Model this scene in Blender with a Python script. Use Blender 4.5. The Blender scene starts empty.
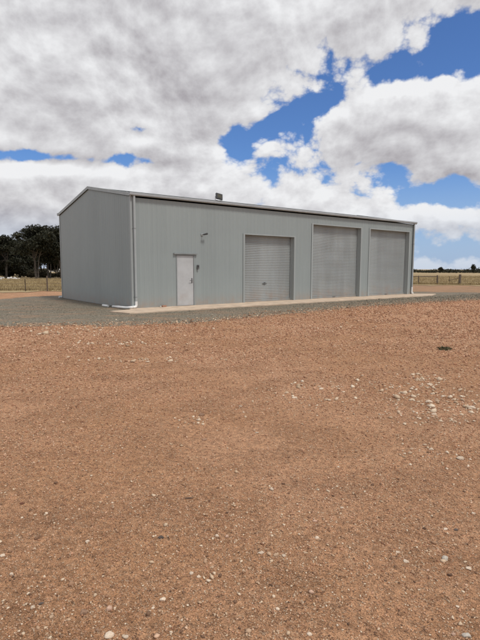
import bpy, bmesh, math, random
import numpy as np
from mathutils import Vector, Matrix
random.seed(7); RNG = np.random.default_rng(11)
S = bpy.context.scene
COL = S.collection
GZ = -0.05                                   # level of the dirt; the shed floor is z = 0

# ---------------------------------------------------------------- node helpers
class NB:
    def __init__(s, nt): s.nt = nt; s.N = nt.nodes; s.L = nt.links
    def put(s, sock, v):
        if v is None: return
        if isinstance(v, bpy.types.NodeSocket): s.L.new(v, sock)
        else:
            try: sock.default_value = v
            except Exception: sock.default_value = (*v, 1.0)
    def m(s, op, a, b=None, c=None, clamp=False):
        n = s.N.new('ShaderNodeMath'); n.operation = op; n.use_clamp = clamp
        for i, v in enumerate((a, b, c)):
            if v is not None: s.put(n.inputs[i], v)
        return n.outputs[0]
    def v(s, op, a, b=None):
        n = s.N.new('ShaderNodeVectorMath'); n.operation = op
        s.put(n.inputs[0], a)
        if b is not None: s.put(n.inputs['Scale'] if op == 'SCALE' else n.inputs[1], b)
        return n.outputs['Value'] if op in ('LENGTH', 'DOT_PRODUCT') else n.outputs[0]
    def comb(s, x, y, z):
        n = s.N.new('ShaderNodeCombineXYZ')
        for i, q in enumerate((x, y, z)): s.put(n.inputs[i], q)
        return n.outputs[0]
    def sep(s, a):
        n = s.N.new('ShaderNodeSeparateXYZ'); s.put(n.inputs[0], a); return n.outputs
    def noise(s, vec, scale, detail=4, rough=.55, lac=2.0, dist=0.0, dims='3D'):
        n = s.N.new('ShaderNodeTexNoise'); n.noise_dimensions = dims
        s.put(n.inputs['Vector'], vec); n.inputs['Scale'].default_value = scale
        n.inputs['Detail'].default_value = detail; n.inputs['Roughness'].default_value = rough
        n.inputs['Lacunarity'].default_value = lac; n.inputs['Distortion'].default_value = dist
        return n.outputs['Fac']
    def vor(s, vec, scale, dims='2D', feature='F1'):
        n = s.N.new('ShaderNodeTexVoronoi'); n.voronoi_dimensions = dims; n.feature = feature
        s.put(n.inputs['Vector'], vec); n.inputs['Scale'].default_value = scale
        return n.outputs
    def ramp(s, f, lo, hi, a=0., b=1., smooth=True):
        n = s.N.new('ShaderNodeMapRange'); n.interpolation_type = 'SMOOTHSTEP' if smooth else 'LINEAR'
        for i, q in enumerate((f, lo, hi, a, b)): s.put(n.inputs[i], q)
        return n.outputs[0]
    def mix(s, f, a, b, mode='MIX'):
        n = s.N.new('ShaderNodeMix'); n.data_type = 'RGBA'; n.blend_type = mode
        s.put(n.inputs[0], f); s.put(n.inputs[6], a); s.put(n.inputs[7], b)
        return n.outputs[2]
    def bump(s, h, strength, dist, prev=None):
        n = s.N.new('ShaderNodeBump'); s.put(n.inputs['Height'], h)
        n.inputs['Strength'].default_value = strength; n.inputs['Distance'].default_value = dist
        if prev is not None: s.put(n.inputs['Normal'], prev)
        return n.outputs[0]

def new_mat(name):
    m = bpy.data.materials.new(name); m.use_nodes = True
    b = NB(m.node_tree); p = m.node_tree.nodes['Principled BSDF']
    return m, b, p
def obj_co(b):
    n = b.N.new('ShaderNodeTexCoord'); return n.outputs['Object']
def world_co(b):
    n = b.N.new('ShaderNodeNewGeometry'); return n.outputs['Position']

def simple(name, col, rough=.6, metal=0., var=.12, scale=3., spec=.5, bump=0., bscale=60., streak=False, dust=0.):
    m, b, p = new_mat(name)
    co = obj_co(b)
    if streak: co = b.v('MULTIPLY', co, (1., 1., .12))
    f = b.noise(co, scale, 5, .6)
    c0 = tuple(x * (1 - var) for x in col); c1 = tuple(min(1, x * (1 + var)) for x in col)
    cc = b.mix(b.ramp(f, .3, .7), c0, c1)
    if dust:
        z = b.sep(obj_co(b))[2]
        dk = b.m('MULTIPLY', b.ramp(z, 0., .8, 1., .12), b.ramp(b.noise(obj_co(b), 3., 5, .65), .35, .75, .05, dust))
        cc = b.mix(dk, cc, (.36, .24, .165, 1))
    b.put(p.inputs['Base Color'], cc)
    p.inputs['Roughness'].default_value = rough; p.inputs['Metallic'].default_value = metal
    p.inputs['Specular IOR Level'].default_value = spec
    if bump: b.put(p.inputs['Normal'], b.bump(b.noise(obj_co(b), bscale, 4), .5, bump))
    return m

def clad_mat(name, col, axis):
    """painted steel cladding: sheets slightly different, dust splashed along the foot, faint run-off"""
    m, b, p = new_mat(name)
    co = obj_co(b); x, y, z = b.sep(co)
    s = x if axis == 'x' else y
    sheet = b.m('FLOOR', b.m('DIVIDE', s, .76))
    wn = b.N.new('ShaderNodeTexWhiteNoise'); wn.noise_dimensions = '1D'; b.put(wn.inputs['W'], sheet)
    run = b.noise(b.comb(b.m('MULTIPLY', s, 9.), 0., b.m('MULTIPLY', z, .35)), 1., 5, .6)
    big = b.noise(co, .7, 3)
    k = b.m('ADD', b.m('MULTIPLY', b.m('SUBTRACT', wn.outputs[0], .5), .05), b.m('MULTIPLY', b.m('SUBTRACT', run, .5), .16))
    k = b.m('ADD', k, b.m('MULTIPLY', b.m('SUBTRACT', big, .5), .12))
    k = b.m('ADD', k, 1.)
    base = b.v('SCALE', col, k)
    dust = b.m('MULTIPLY', b.ramp(z, 0., .55, 1., 0.), b.ramp(b.noise(co, 4., 5, .65), .3, .75, .08, .5))
    b.put(p.inputs['Base Color'], b.mix(dust, base, (.36, .24, .165, 1)))
    p.inputs['Roughness'].default_value = .5
    p.inputs['Specular IOR Level'].default_value = .4
    b.put(p.inputs['Normal'], b.bump(b.noise(b.v('MULTIPLY', co, (1., 1., .5)), 1.6, 2), .35, .02))
    return m

def ground_mat():
    m, b, p = new_mat('red_brown_dirt')
    co = world_co(b)
    big = b.noise(co, .22, 4, .6); mid = b.noise(co, 1.3, 5, .62); sm = b.noise(co, 11., 5, .65)
    c = b.mix(b.ramp(big, .36, .64), (.472, .250, .130, 1), (.572, .322, .188, 1))
    c = b.mix(b.m('MULTIPLY', b.ramp(mid, .42, .64), .65), c, (.345, .178, .092, 1))
    c = b.mix(b.m('MULTIPLY', b.ramp(sm, .45, .75), .42), c, (.60, .36, .21, 1))
    # wheel-dragged streaks, long and low contrast
    st = b.noise(b.v('MULTIPLY', co, (.35, 2.2, 1.)), 1.1, 5, .6, dist=.4)
    c = b.mix(b.m('MULTIPLY', b.ramp(st, .52, .72), .38), c, (.290, .150, .082, 1))
    x, y, z = b.sep(co)
    rr = b.m('SQRT', b.m('ADD', b.m('MULTIPLY', x, x), b.m('MULTIPLY', y, y)))
    far = b.m('MULTIPLY', b.m('MULTIPLY', b.ramp(rr, 25., 34.), b.ramp(st, .40, .60, .35, 1.)), b.ramp(x, 0., 12., .3, 1.))
    c = b.mix(far, c, (.285, .19, .115, 1))
    # grit of several sizes
    h = b.m('MULTIPLY', sm, .6)
    lump = b.noise(co, 24., 4, .7)
    kl = b.ramp(lump, .36, .64, .74, 1.26, False)
    c = b.mix(1., c, b.comb(kl, kl, kl), 'MULTIPLY')
    h = b.m('ADD', h, b.m('MULTIPLY', lump, 2.2))
    for sc, th, amt, pale, dark in ((48., .80, .55, (.52, .38, .26, 1), (.15, .085, .055, 1)),
                                    (120., .70, .75, (.74, .56, .40, 1), (.09, .05, .032, 1))):
        wv = b.noise(co, sc * .8, 1, dims='2D')
        o = b.vor(b.v('ADD', co, b.v('SCALE', b.comb(wv, b.m('SUBTRACT', 1., wv), 0.), 2.2 / sc)), sc)
        r, g, bl = b.sep(o['Color'])
        inside = b.ramp(o['Distance'], b.m('MULTIPLY', g, .5), b.m('MULTIPLY', g, .3))
        patch = b.ramp(mid, .40, .60, .35, 1.)
        fp = b.m('MULTIPLY', b.m('MULTIPLY', b.m('GREATER_THAN', r, th), inside), b.m('MULTIPLY', patch, amt))
        fd = b.m('MULTIPLY', b.m('MULTIPLY', b.m('LESS_THAN', r, .22), inside), amt)
        c = b.mix(fp, c, pale); c = b.mix(fd, c, dark)
        h = b.m('ADD', h, b.m('MULTIPLY', b.m('MULTIPLY', inside, r), .30 * 48 / sc))
    fine = b.noise(co, 150., 4, .75)
    k = b.ramp(fine, .34, .66, .42, 1.62, False)
    c = b.mix(1., c, b.comb(k, k, k), 'MULTIPLY')
    b.put(p.inputs['Base Color'], c)
    p.inputs['Roughness'].default_value = .95; p.inputs['Specular IOR Level'].default_value = .15
    n = b.bump(h, .9, .02)
    n = b.bump(fine, .9, .007, n)
    b.put(p.inputs['Normal'], n)
    return m

def gravel_mat():
    m, b, p = new_mat('grey_gravel')
    co = world_co(b)
    big = b.noise(co, .45, 4, .65)
    c = b.mix(b.ramp(big, .38, .62), (.125, .102, .070, 1), (.225, .195, .145, 1))
    o = b.vor(co, 32.); r, g, bl = b.sep(o['Color'])
    c = b.mix(.75, c, b.mix(b.ramp(r, 0., 1., smooth=False), (.085, .07, .048, 1), (.32, .285, .215, 1)))
    c = b.mix(b.m('MULTIPLY', b.m('GREATER_THAN', g, .93), .7), c, (.45, .40, .33, 1))
    rd = b.ramp(b.noise(b.v('MULTIPLY', co, (.6, 1.4, 1.)), .9, 6, .75), .48, .64)
    c = b.mix(b.m('MULTIPLY', rd, .7), c, (.34, .22, .14, 1))
    b.put(p.inputs['Base Color'], c)
    p.inputs['Roughness'].default_value = .9; p.inputs['Specular IOR Level'].default_value = .2
    n = b.bump(b.m('MULTIPLY', b.ramp(o['Distance'], .6, .0), r), 1., .02)
    b.put(p.inputs['Normal'], n)
    return m

def paddock_mat():
    m, b, p = new_mat('dry_grass_paddock')
    co = world_co(b)
    a = b.noise(b.v('MULTIPLY', co, (.25, 1., 1.)), .12, 5, .6)
    f = b.noise(co, 1.4, 6, .7)
    c = b.mix(b.ramp(a, .38, .62), (.31, .225, .125, 1), (.44, .345, .20, 1))
    c = b.mix(b.m('MULTIPLY', b.ramp(f, .45, .7), .55), c, (.27, .195, .11, 1))
    b.put(p.inputs['Base Color'], c)
    p.inputs['Roughness'].default_value = .95; p.inputs['Specular IOR Level'].default_value = .1
    b.put(p.inputs['Normal'], b.bump(f, .6, .06))
    return m

def island_mat(name, cols, rough=.85, bump=.0, trans=0., bs=40.):
    """colour picked per loose piece (pebble, leaf, blade)"""
    m, b, p = new_mat(name)
    g = b.N.new('ShaderNodeNewGeometry')
    r = b.N.new('ShaderNodeValToRGB'); b.put(r.inputs[0], g.outputs['Random Per Island'])
    el = r.color_ramp.elements
    while len(el) < len(cols): el.new(.5)
    for i, (pos, c) in enumerate(cols):
        el[i].position = pos; el[i].color = (*c, 1)
    b.put(p.inputs['Base Color'], r.outputs[0])
    p.inputs['Roughness'].default_value = rough; p.inputs['Specular IOR Level'].default_value = .25
    if bump: b.put(p.inputs['Normal'], b.bump(b.noise(world_co(b), bs, 4), .7, bump))
    return m

def stone_mat(name, a, c, rough=.8):
    m, b, p = new_mat(name)
    co = obj_co(b)
    f = b.noise(co, 55., 5, .65); g = b.noise(co, 260., 3, .6)
    oi = b.N.new('ShaderNodeObjectInfo')
    x = b.mix(b.ramp(f, .35, .65), a, c)
    x = b.mix(b.m('MULTIPLY', b.ramp(g, .55, .7), .35), x, (.33, .2, .13, 1))
    k = b.ramp(oi.outputs['Random'], 0., 1., .82, 1.12, False)
    x = b.mix(1., x, b.comb(k, k, k), 'MULTIPLY')
    b.put(p.inputs['Base Color'], x)
    p.inputs['Roughness'].default_value = rough; p.inputs['Specular IOR Level'].default_value = .25
    b.put(p.inputs['Normal'], b.bump(f, .6, .004))
    return m

M = dict(
    clad=clad_mat('grey_wall_cladding', (.290, .326, .322), 'x'),
    clad_y=clad_mat('grey_gable_cladding', (.290, .326, .322), 'y'),
    roof=simple('roof_steel', (.38, .39, .39), .4, .3, .08, 1.),
    trim=simple('folded_steel_trim', (.34, .37, .365), .45, 0, .08, 2., streak=True),
    gutter=simple('gutter_steel', (.36, .375, .38), .4, .1, .08, 2.),
    pipe=simple('grey_downpipe', (.38, .41, .41), .45, 0, .06, 3.),
    pvc=simple('white_pvc', (.78, .78, .76), .4, 0, .06, 6.),
    curtain=simple('roller_curtain_steel', (.305, .33, .328), .42, .15, .12, 1.3, streak=True, dust=.5),
    door=simple('pale_door_paint', (.47, .485, .49), .5, 0, .06, 2.5, bump=.002, bscale=3., dust=.45),
    frame=simple('door_frame_paint', (.25, .27, .27), .5, 0, .08, 3.),
    dark=simple('black_metal', (.035, .035, .037), .5, 0, .1, 8.),
    lens=simple('lamp_face', (.075, .07, .045), .25, 0, .15, 18.),
    fitting=simple('grey_fitting', (.12, .12, .12), .5, 0, .1, 10.),
    concrete=simple('dusty_concrete', (.55, .43, .32), .9, 0, .16, 2.2, .2, .004, 30.),
    slab=simple('floor_concrete', (.40, .38, .35), .85, 0, .1, 2.),
    brick=simple('broken_brick_red', (.36, .20, .135), .9, 0, .25, 25., .2, .006, 50.),
    mortar=simple('mortar_grey', (.6, .57, .52), .95, 0, .1, 25., .2, .004, 50.),
    ground=ground_mat(), gravel=gravel_mat(), paddock=paddock_mat(),
    pebble=island_mat('loose_pebbles', [(0, (.12, .07, .045)), (.25, (.30, .17, .10)), (.55, (.42, .26, .16)), (.80, (.56, .40, .26)), (1, (.72, .58, .42))], .9, .003, bs=150.),
    clod=island_mat('dirt_crumbs', [(0, (.22, .11, .065)), (.4, (.43, .225, .13)), (.75, (.56, .32, .20)), (1, (.68, .47, .32))], .95, .003, bs=150.),
    pale_chip=island_mat('pale_limestone_chips', [(0, (.44, .31, .20)), (.5, (.60, .46, .32)), (1, (.74, .62, .47))], .9, .003, bs=120.),
    grey_chip=island_mat('grey_gravel_chips', [(0, (.09, .075, .055)), (.5, (.20, .175, .13)), (.85, (.32, .28, .21)), (1, (.45, .33, .23))], .9, .003, bs=120.),
    leaf=island_mat('gum_leaves', [(0, (.014, .014, .008)), (.6, (.026, .028, .015)), (1, (.050, .048, .027))], .7),
    bush=island_mat('dull_scrub_leaves', [(0, (.030, .024, .014)), (.6, (.055, .046, .024)), (1, (.09, .075, .042))], .8),
    bark=simple('gum_bark', (.11, .095, .08), .9, 0, .35, 6., .2, .02, 20.),
    wood=simple('weathered_post_timber', (.15, .12, .095), .9, 0, .2, 20., .2, .004, 60.),
    steel=simple('rusty_picket_steel', (.075, .055, .045), .8, .1, .2, 20.),
    wire=simple('fence_wire', (.10, .085, .075), .6, .5, .1, 10.),
    straw=island_mat('dry_straw', [(0, (.20, .14, .07)), (.5, (.38, .29, .15)), (1, (.55, .44, .25))], .85),
    weed=island_mat('weed_leaves', [(0, (.06, .055, .03)), (.5, (.10, .095, .05)), (1, (.16, .14, .075))], .85),
    rubble=simple('pale_rubble', (.66, .64, .60), .9, 0, .12, 6.),
    st_w=stone_mat('pale_limestone', (.70, .58, .45, 1), (.55, .42, .30, 1)),
    st_t=stone_mat('tan_stone', (.50, .36, .24, 1), (.38, .25, .16, 1)),
    st_p=stone_mat('pinkish_stone', (.60, .41, .30, 1), (.46, .29, .20, 1)),
    st_b=stone_mat('brown_stone', (.34, .21, .135, 1), (.25, .15, .095, 1)),
    st_d=stone_mat('dark_stone', (.13, .10, .085, 1), (.07, .055, .045, 1)),
    st_g=stone_mat('grey_stone', (.52, .47, .40, 1), (.40, .35, .28, 1)),
    st_r=stone_mat('dark_red_stone', (.22, .09, .05, 1), (.13, .055, .035, 1)),
)

# ---------------------------------------------------------------- mesh helpers
def tag(o, label=None, cat=None, group=None, kind=None):
    if label: o['label'] = label
    if cat: o['category'] = cat
    if group: o['group'] = group
    if kind: o['kind'] = kind
    return o
def empty(name, loc=(0, 0, 0), rz=0):
    o = bpy.data.objects.new(name, None); COL.objects.link(o)
    o.location = loc; o.rotation_euler = (0, 0, rz); o.empty_display_size = .2
    return o
class MB:
    """collects geometry for ONE mesh object"""
    def __init__(s): s.v = []; s.f = []
    def add(s, vs, fs):
        k = len(s.v); s.v += [tuple(q) for q in vs]; s.f += [tuple(i + k for i in f) for f in fs]
    def box(s, x0, x1, y0, y1, z0, z1, mtx=None):
        vs = [Vector((x, y, z)) for z in (z0, z1) for y in (y0, y1) for x in (x0, x1)]
        if mtx is not None: vs = [mtx @ q for q in vs]
        s.add(vs, [(0, 2, 3, 1), (4, 5, 7, 6), (0, 1, 5, 4), (2, 6, 7, 3), (0, 4, 6, 2), (1, 3, 7, 5)])
    def tube(s, pts, radii, n=10, caps=True):
        pts = [Vector(q) for q in pts]
        if not isinstance(radii, (list, tuple)): radii = [radii] * len(pts)
        rings = []; ref = None
        for i, q in enumerate(pts):
            d = (pts[min(i + 1, len(pts) - 1)] - pts[max(i - 1, 0)]).normalized()
            if ref is None:
                ref = Vector((0, 0, 1)).cross(d)
                if ref.length < .1: ref = Vector((1, 0, 0)).cross(d)
                ref.normalize()
            ref = (ref - d * ref.dot(d)).normalized(); w = d.cross(ref)
            rings.append([q + (ref * math.cos(a) + w * math.sin(a)) * radii[i] for a in (2 * math.pi * j / n for j in range(n))])
        vs = [q for r in rings for q in r]; fs = []
        for i in range(len(rings) - 1):
            for j in range(n):
                a, b_ = i * n + j, i * n + (j + 1) % n
                fs.append((a, b_, b_ + n, a + n))
        if caps: fs.append(tuple(range(n))[::-1]); fs.append(tuple(range((len(rings) - 1) * n, len(rings) * n)))
        s.add(vs, fs)
    def prism(s, prof, x0, x1, axis='x'):
        """closed 2-D profile (y,z) swept along x"""
        n = len(prof)
        vs = [(x0, *q) for q in prof] + [(x1, *q) for q in prof]
        if axis == 'z': vs = [(q[0], q[1], x0) for q in prof] + [(q[0], q[1], x1) for q in prof]
        fs = [(i, (i + 1) % n, (i + 1) % n + n, i + n) for i in range(n)]
        fs += [tuple(range(n))[::-1], tuple(range(n, 2 * n))]
        s.add(vs, fs)
    def build(s, name, mat, parent=None, bevel=0, smooth=False):
        me = bpy.data.meshes.new(name); me.from_pydata(s.v, [], s.f); me.update()
        bm = bmesh.new(); bm.from_mesh(me); bmesh.ops.recalc_face_normals(bm, faces=bm.faces); bm.to_mesh(me); bm.free()
        if smooth:
            me.polygons.foreach_set('use_smooth', [True] * len(me.polygons))
        me.materials.append(mat)
        o = bpy.data.objects.new(name, me); COL.objects.link(o)
        if parent: o.parent = parent
        if bevel:
            b = o.modifiers.new('b', 'BEVEL'); b.width = bevel; b.segments = 2; b.limit_method = 'ANGLE'
        return o
def np_mesh(name, V, F, mat, parent=None, smooth=False):
    """V (n,3), F (m,k) with constant k"""
    me = bpy.data.meshes.new(name); m, k = F.shape
    me.vertices.add(len(V)); me.vertices.foreach_set('co', V.astype(np.float32).ravel())
    me.loops.add(m * k); me.loops.foreach_set('vertex_index', F.astype(np.int32).ravel())
    me.polygons.add(m); me.polygons.foreach_set('loop_start', np.arange(0, m * k, k, dtype=np.int32))
    try: me.polygons.foreach_set('loop_total', np.full(m, k, dtype=np.int32))
    except Exception: pass
    if smooth: me.polygons.foreach_set('use_smooth', np.ones(m, dtype=bool))
    me.update(calc_edges=True); me.validate()
    me.materials.append(mat)
    o = bpy.data.objects.new(name, me); COL.objects.link(o)
    if parent: o.parent = parent
    return o

# ---------------------------------------------------------------- terrain
def terrain(r):
    """flat yard and paddock, then the plain falls away very gently"""
    r = np.asarray(r, dtype=float)
    t = np.clip((r - 90) / 700, 0, 1)
    return GZ - 4.3 * (t * t * (3 - 2 * t))
def gz(x, y):
    r = np.hypot(x, y)
    a = np.clip((9.5 - r) / 3.5, 0, 1)
    u = .012 * np.sin(x * 2.1 + 1.3 * np.sin(y * 1.1)) + .009 * np.sin(y * 2.7 + x * .9 + 1.) + .006 * np.sin(x * 4.3 - y * 3.1)
    return terrain(r) + a * u
def polar_sheet(name, mat, r_in, r_out, nr, na, off, ragged=0., az0=0., inner_fn=None):
    az = np.linspace(0, 2 * np.pi, na, endpoint=False)
    R = r_in * (r_out / r_in) ** (np.arange(nr) / (nr - 1))
    RR, AA = np.meshgrid(R, az, indexing='ij')
    if inner_fn is not None:
        edge = inner_fn(az)
        RR = edge[None, :] * (r_out / edge[None, :]) ** ((np.arange(nr) / (nr - 1))[:, None])
    X = RR * np.sin(AA); Y = RR * np.cos(AA)
    Z = gz(X, Y) + off(RR)
    V = np.stack([X, Y, Z], -1).reshape(-1, 3)
    i, j = np.meshgrid(np.arange(nr - 1), np.arange(na), indexing='ij')
    a = i * na + j; b_ = i * na + (j + 1) % na
    F = np.stack([a, b_, b_ + na, a + na], -1).reshape(-1, 4)[:, ::-1]
    if inner_fn is None:
        V = np.vstack([V, [[0, 0, gz(0., 0.)]]]); c = len(V) - 1
        # centre fan written as thin quads would be degenerate: use a separate small cap of triangles
        Ft = np.array([[c, (k + 1) % na, k, k] for k in range(na)])
        o = np_mesh(name, V, F, mat, smooth=True)
        bm = bmesh.new(); bm.from_mesh(o.data); bm.verts.ensure_lookup_table()
        for q in Ft:
            bm.faces.new((bm.verts[int(q[0])], bm.verts[int(q[1])], bm.verts[int(q[2])]))
        bmesh.ops.recalc_face_normals(bm, faces=bm.faces)
        bm.to_mesh(o.data); bm.free()
        return o
    return np_mesh(name, V, F, mat, smooth=True)
g = polar_sheet('ground', M['ground'], .25, 4000, 300, 400, lambda R: R * 0.)
tag(g, kind='structure')
def edge_fn(az):
    a = np.where(az > np.pi, az - 2 * np.pi, az)
    base = np.interp(a, [-3.2, -1.6, -.7, -.3, .1, .40, .6, 1.2, 1.7, 3.2], [60, 46, 33.3, 33.8, 40, 49.2, 46.4, 44, 60, 60])
    rag = .6 * np.sin(a * 61) + .35 * np.sin(a * 143 + 1) + .25 * np.sin(a * 307 + 2)
    return base + rag
pd = polar_sheet('paddock', M['paddock'], 30, 3900, 130, 900, lambda R: .012 + R * 2.2e-4, inner_fn=edge_fn)
tag(pd, kind='structure')

# ---------------------------------------------------------------- shed frame of reference
AX, AY, YAW = -4.0198, 17.8274, .6506
L, W, H, RH = 18.0, 8.42, 4.12, .783
ca, sa = math.cos(YAW), math.sin(YAW)
def to_world(x, y): return AX + ca * x - sa * y, AY + sa * x + ca * y

# gravel pad round the shed, ragged outline, on the dirt
def smooth_noise(t, seeds):
    return sum(a * math.sin(t * f + p) for a, f, p in seeds)
pad_pts = [(-12, -1.5), (-8, -2.2), (-5.0, -2.9), (-3.7, -3.55), (-2.1, -4.45), (0, -5.0), (1.5, -4.75), (4.2, -4.5), (8, -4.1), (11, -3.95), (14, -4.1), (17, -4.6), (20, -5.0), (23, -4.6),
           (24.5, -3.0), (24, -1), (22, 1.0), (20.5, 4), (20, 9), (18, 11.5), (8, 12), (0, 10.8), (-3.2, 9.0), (-6, 7.6), (-9.5, 6.0), (-12.5, 3.0), (-13, .5)]
def catmull(P, n):
    out = []
    m = len(P)
    for i in range(m):
        p0, p1, p2, p3 = [Vector((*P[(i + k - 1) % m], 0)) for k in range(4)]
        for j in range(n):
            t = j / n
            out.append(.5 * ((2 * p1) + (-p0 + p2) * t + (2 * p0 - 5 * p1 + 4 * p2 - p3) * t * t + (-p0 + 3 * p1 - 3 * p2 + p3) * t ** 3))
    return out
cp = catmull(pad_pts, 70)
ctr = Vector((5.5, 2.5, 0)); th = sorted((math.atan2(q.y - ctr.y, q.x - ctr.x), (q - ctr).length) for q in cp)
ta = np.array([q[0] for q in th]); tr = np.array([q[1] for q in th])
# even steps along the outline, pushed in and out along the ray from the centre
NP = 2600
arc = np.cumsum(np.hypot(np.diff(ta, append=ta[0] + 2 * np.pi) * tr, np.diff(tr, append=tr[0]))); arc = np.r_[0, arc]
ang = np.interp(np.linspace(0, arc[-1], NP, endpoint=False), arc, np.r_[ta, ta[0] + 2 * np.pi])
rad = np.interp(ang, np.r_[ta, ta[0] + 2 * np.pi], np.r_[tr, tr[0]])
kk = np.arange(NP) * .035
rad = rad + .12 * np.sin(kk) + .12 * np.sin(kk * 2.7 + 1) + .10 * np.sin(kk * 6.3 + 2) + .08 * np.sin(kk * 13.1 + 4) + .06 * np.sin(kk * 29) + RNG.uniform(-.13, .13, NP)
fr_ = np.array([.02, .3, .6, .8, .9, 1.])
LX = ctr.x + np.cos(ang)[None] * rad[None] * fr_[:, None]; LY = ctr.y + np.sin(ang)[None] * rad[None] * fr_[:, None]
V = np.stack([AX + ca * LX - sa * LY, AY + sa * LX + ca * LY, np.full(LX.shape, GZ + .004)], -1).reshape(-1, 3)
ii, jj = np.meshgrid(np.arange(len(fr_) - 1), np.arange(NP), indexing='ij'); a_ = ii * NP + jj; b_ = ii * NP + (jj + 1) % NP
F = np.stack([a_, a_ + NP, b_ + NP, b_], -1).reshape(-1, 4)
pad = np_mesh('gravel_pad', V, F, M['gravel'])
tag(pad, kind='structure')

# concrete apron
mb = MB()
ap = [(-1.12, -.55), (-.85, -1.62), (3, -1.50), (9, -1.45), (17.7, -1.50), (19.4, -.75), (18.3, .19), (-.10, .19), (-.2, -.3)]
mb.prism([(x, y) for x, y in ap], -.12, 0.0, 'z')
apron = mb.build('concrete_apron', M['concrete'], bevel=.012)
apron.location = (AX, AY, 0); apron.rotation_euler = (0, 0, YAW); tag(apron, kind='structure')

# ---------------------------------------------------------------- the shed
shed = empty('steel_shed', (AX, AY, 0), YAW)
tag(shed, 'long grey steel farm shed with one pale entry door and three roller doors', 'shed')
RIB = [(0, 0), (.110, 0), (.138, .0055), (.160, .0055), (.188, 0)]
PITCH = .19
def rib_profile(s0, s1):
    out = []; k = math.floor(s0 / PITCH)
    while k * PITCH < s1 + PITCH:
        for a, h in RIB: out.append((k * PITCH + a, h))
        k += 1
    def at(s):
        for (a, h), (c, h2) in zip(out, out[1:]):
            if a <= s <= c: return h if c == a else h + (h2 - h) * (s - a) / (c - a)
        return 0
    pts = [(s0, at(s0))] + [q for q in out if s0 + 1e-4 < q[0] < s1 - 1e-4] + [(s1, at(s1))]
    return pts
def clad(mb, mapf, s0, s1, z0, zf):
    """ribbed sheet between s0 and s1; mapf(s, out, z) -> point; a folded-in backing gives it thickness"""
    P = rib_profile(s0, s1); vs = []; fs = []
    top = zf if callable(zf) else (lambda s: zf)
    for s, h in P:
        vs += [mapf(s, h, z0), mapf(s, h, top(s)), mapf(s, -.012, top(s)), mapf(s, -.012, z0)]
    for i in range(len(P) - 1):
        a = 4 * i
        for k in range(4):
            fs.append((a + k, a + 4 + k, a + 4 + (k + 1) % 4, a + (k + 1) % 4))
    fs.append((0, 1, 2, 3)); e = 4 * (len(P) - 1); fs.append((e, e + 3, e + 2, e + 1))
    mb.add(vs, fs)
front = lambda s, h, z: (s, -h, z)
rear = lambda s, h, z: (s, W + h, z)
lft = lambda s, h, z: (-h, s, z)
rgt = lambda s, h, z: (L + h, s, z)
ROLL = [(5.30, 8.24, 2.96), (9.50, 13.11, 3.63), (13.90, 17.51, 3.63)]
DX0, DX1, DZ = 1.88, 2.71, 2.04
mb = MB()
solid = [(.03, DX0), (DX1, ROLL[0][0]), (ROLL[0][1], ROLL[1][0]), (ROLL[1][1], ROLL[2][0]), (ROLL[2][1], L - .03)]
for a, c in solid: clad(mb, front, a, c, .0, H - .045)
clad(mb, front, DX0, DX1, DZ, H - .045)
for a, c, t in ROLL: clad(mb, front, a, c, t, H - .045)
wall = mb.build('front_wall', M['clad'], shed)
mb = MB(); clad(mb, rear, .03, L - .03, -.03, H); mb.build('rear_wall', M['clad'], shed)
gab = lambda s: H + RH * (1 - abs(s - W / 2) / (W / 2)) - .02
for nm, fn in (('gable_wall', lft), ('gable_wall', rgt)):
    mb = MB(); clad(mb, fn, .03, W / 2, -.03, gab); clad(mb, fn, W / 2, W - .03, -.03, gab); mb.build(nm, M['clad_y'], shed)
mb = MB(); mb.box(.03, L - .03, .23, W - .03, -.12, -.002); mb.build('floor_slab', M['slab'], shed)

# roof: two ribbed slopes
def roof_map(side):
    def f(s, h, t):           # s along x, t 0 eave .. 1 ridge
        ye, yr = -.10, W / 2
        y = ye + (yr - ye) * t; z = H + .02 + RH * ((y - 0) / (W / 2)) + .03 + h
        return (s, y if side == 0 else W - y, z)
    return f
rf = MB(); clad(rf, roof_map(0), -.04, L + .04, 0, 1.); clad(rf, roof_map(1), -.04, L + .04, 0, 1.)
roof = rf.build('roof', M['roof'], shed)
mb = MB()
zr = H + RH + .075
mb.prism([(W / 2 - .18, zr - .02), (W / 2, zr + .012), (W / 2 + .18, zr - .02), (W / 2 + .18, zr - .028), (W / 2, zr + .004), (W / 2 - .18, zr - .028)], -.05, L + .05)
mb.build('ridge_capping', M['trim'], roof)
# barge cappings
for xa, xb in ((-.055, .09), (L - .09, L + .055)):
    mb = MB()
    y0, z0 = -.12, H + .015; y1, z1 = W / 2, H + RH + .02
    xo = xa if xa < 1 else xb
    for sgn in (0, 1):
        q = [(y0, z0 - .035), (y1, z1 - .035), (y1, z1 + .085), (y0, z0 + .085)]
        if sgn: q = [(W - a, c) for a, c in q]
        a_, b_ = (xo, xo + .02) if xa < 1 else (xo - .02, xo)
        mb.prism(q, a_, b_)
        q = [(y0, z0 + .073), (y1, z1 + .073), (y1, z1 + .085), (y0, z0 + .085)]
        if sgn: q = [(W - a, c) for a, c in q]
        mb.prism(q, a_ + .02 if xa < 1 else xa, xb if xa < 1 else a_)
    mb.build('barge_capping', M['trim'], roof)
# gutters: quad profile, open on top
for yb, sg in ((-.020, -1), (W + .02, 1)):
    prof = [(0, .0), (0, .115), (.004, .115), (.004, .004), (.088, .004), (.122, .03), (.122, .085), (.112, .10), (.118, .108), (.13, .098), (.13, .026), (.092, .0)]
    mb = MB(); mb.prism([(yb + sg * a, H + .01 + c) for a, c in prof], -.075, L + .075)
    for xe in (-.078, L + .072):
        mb.prism([(yb + sg * a, H + .01 + c) for a, c in [(0, 0), (0, .115), (.13, .10), (.13, .026), (.092, 0)]], xe, xe + .006)
    mb.build('gutter', M['gutter'], roof)
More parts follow.
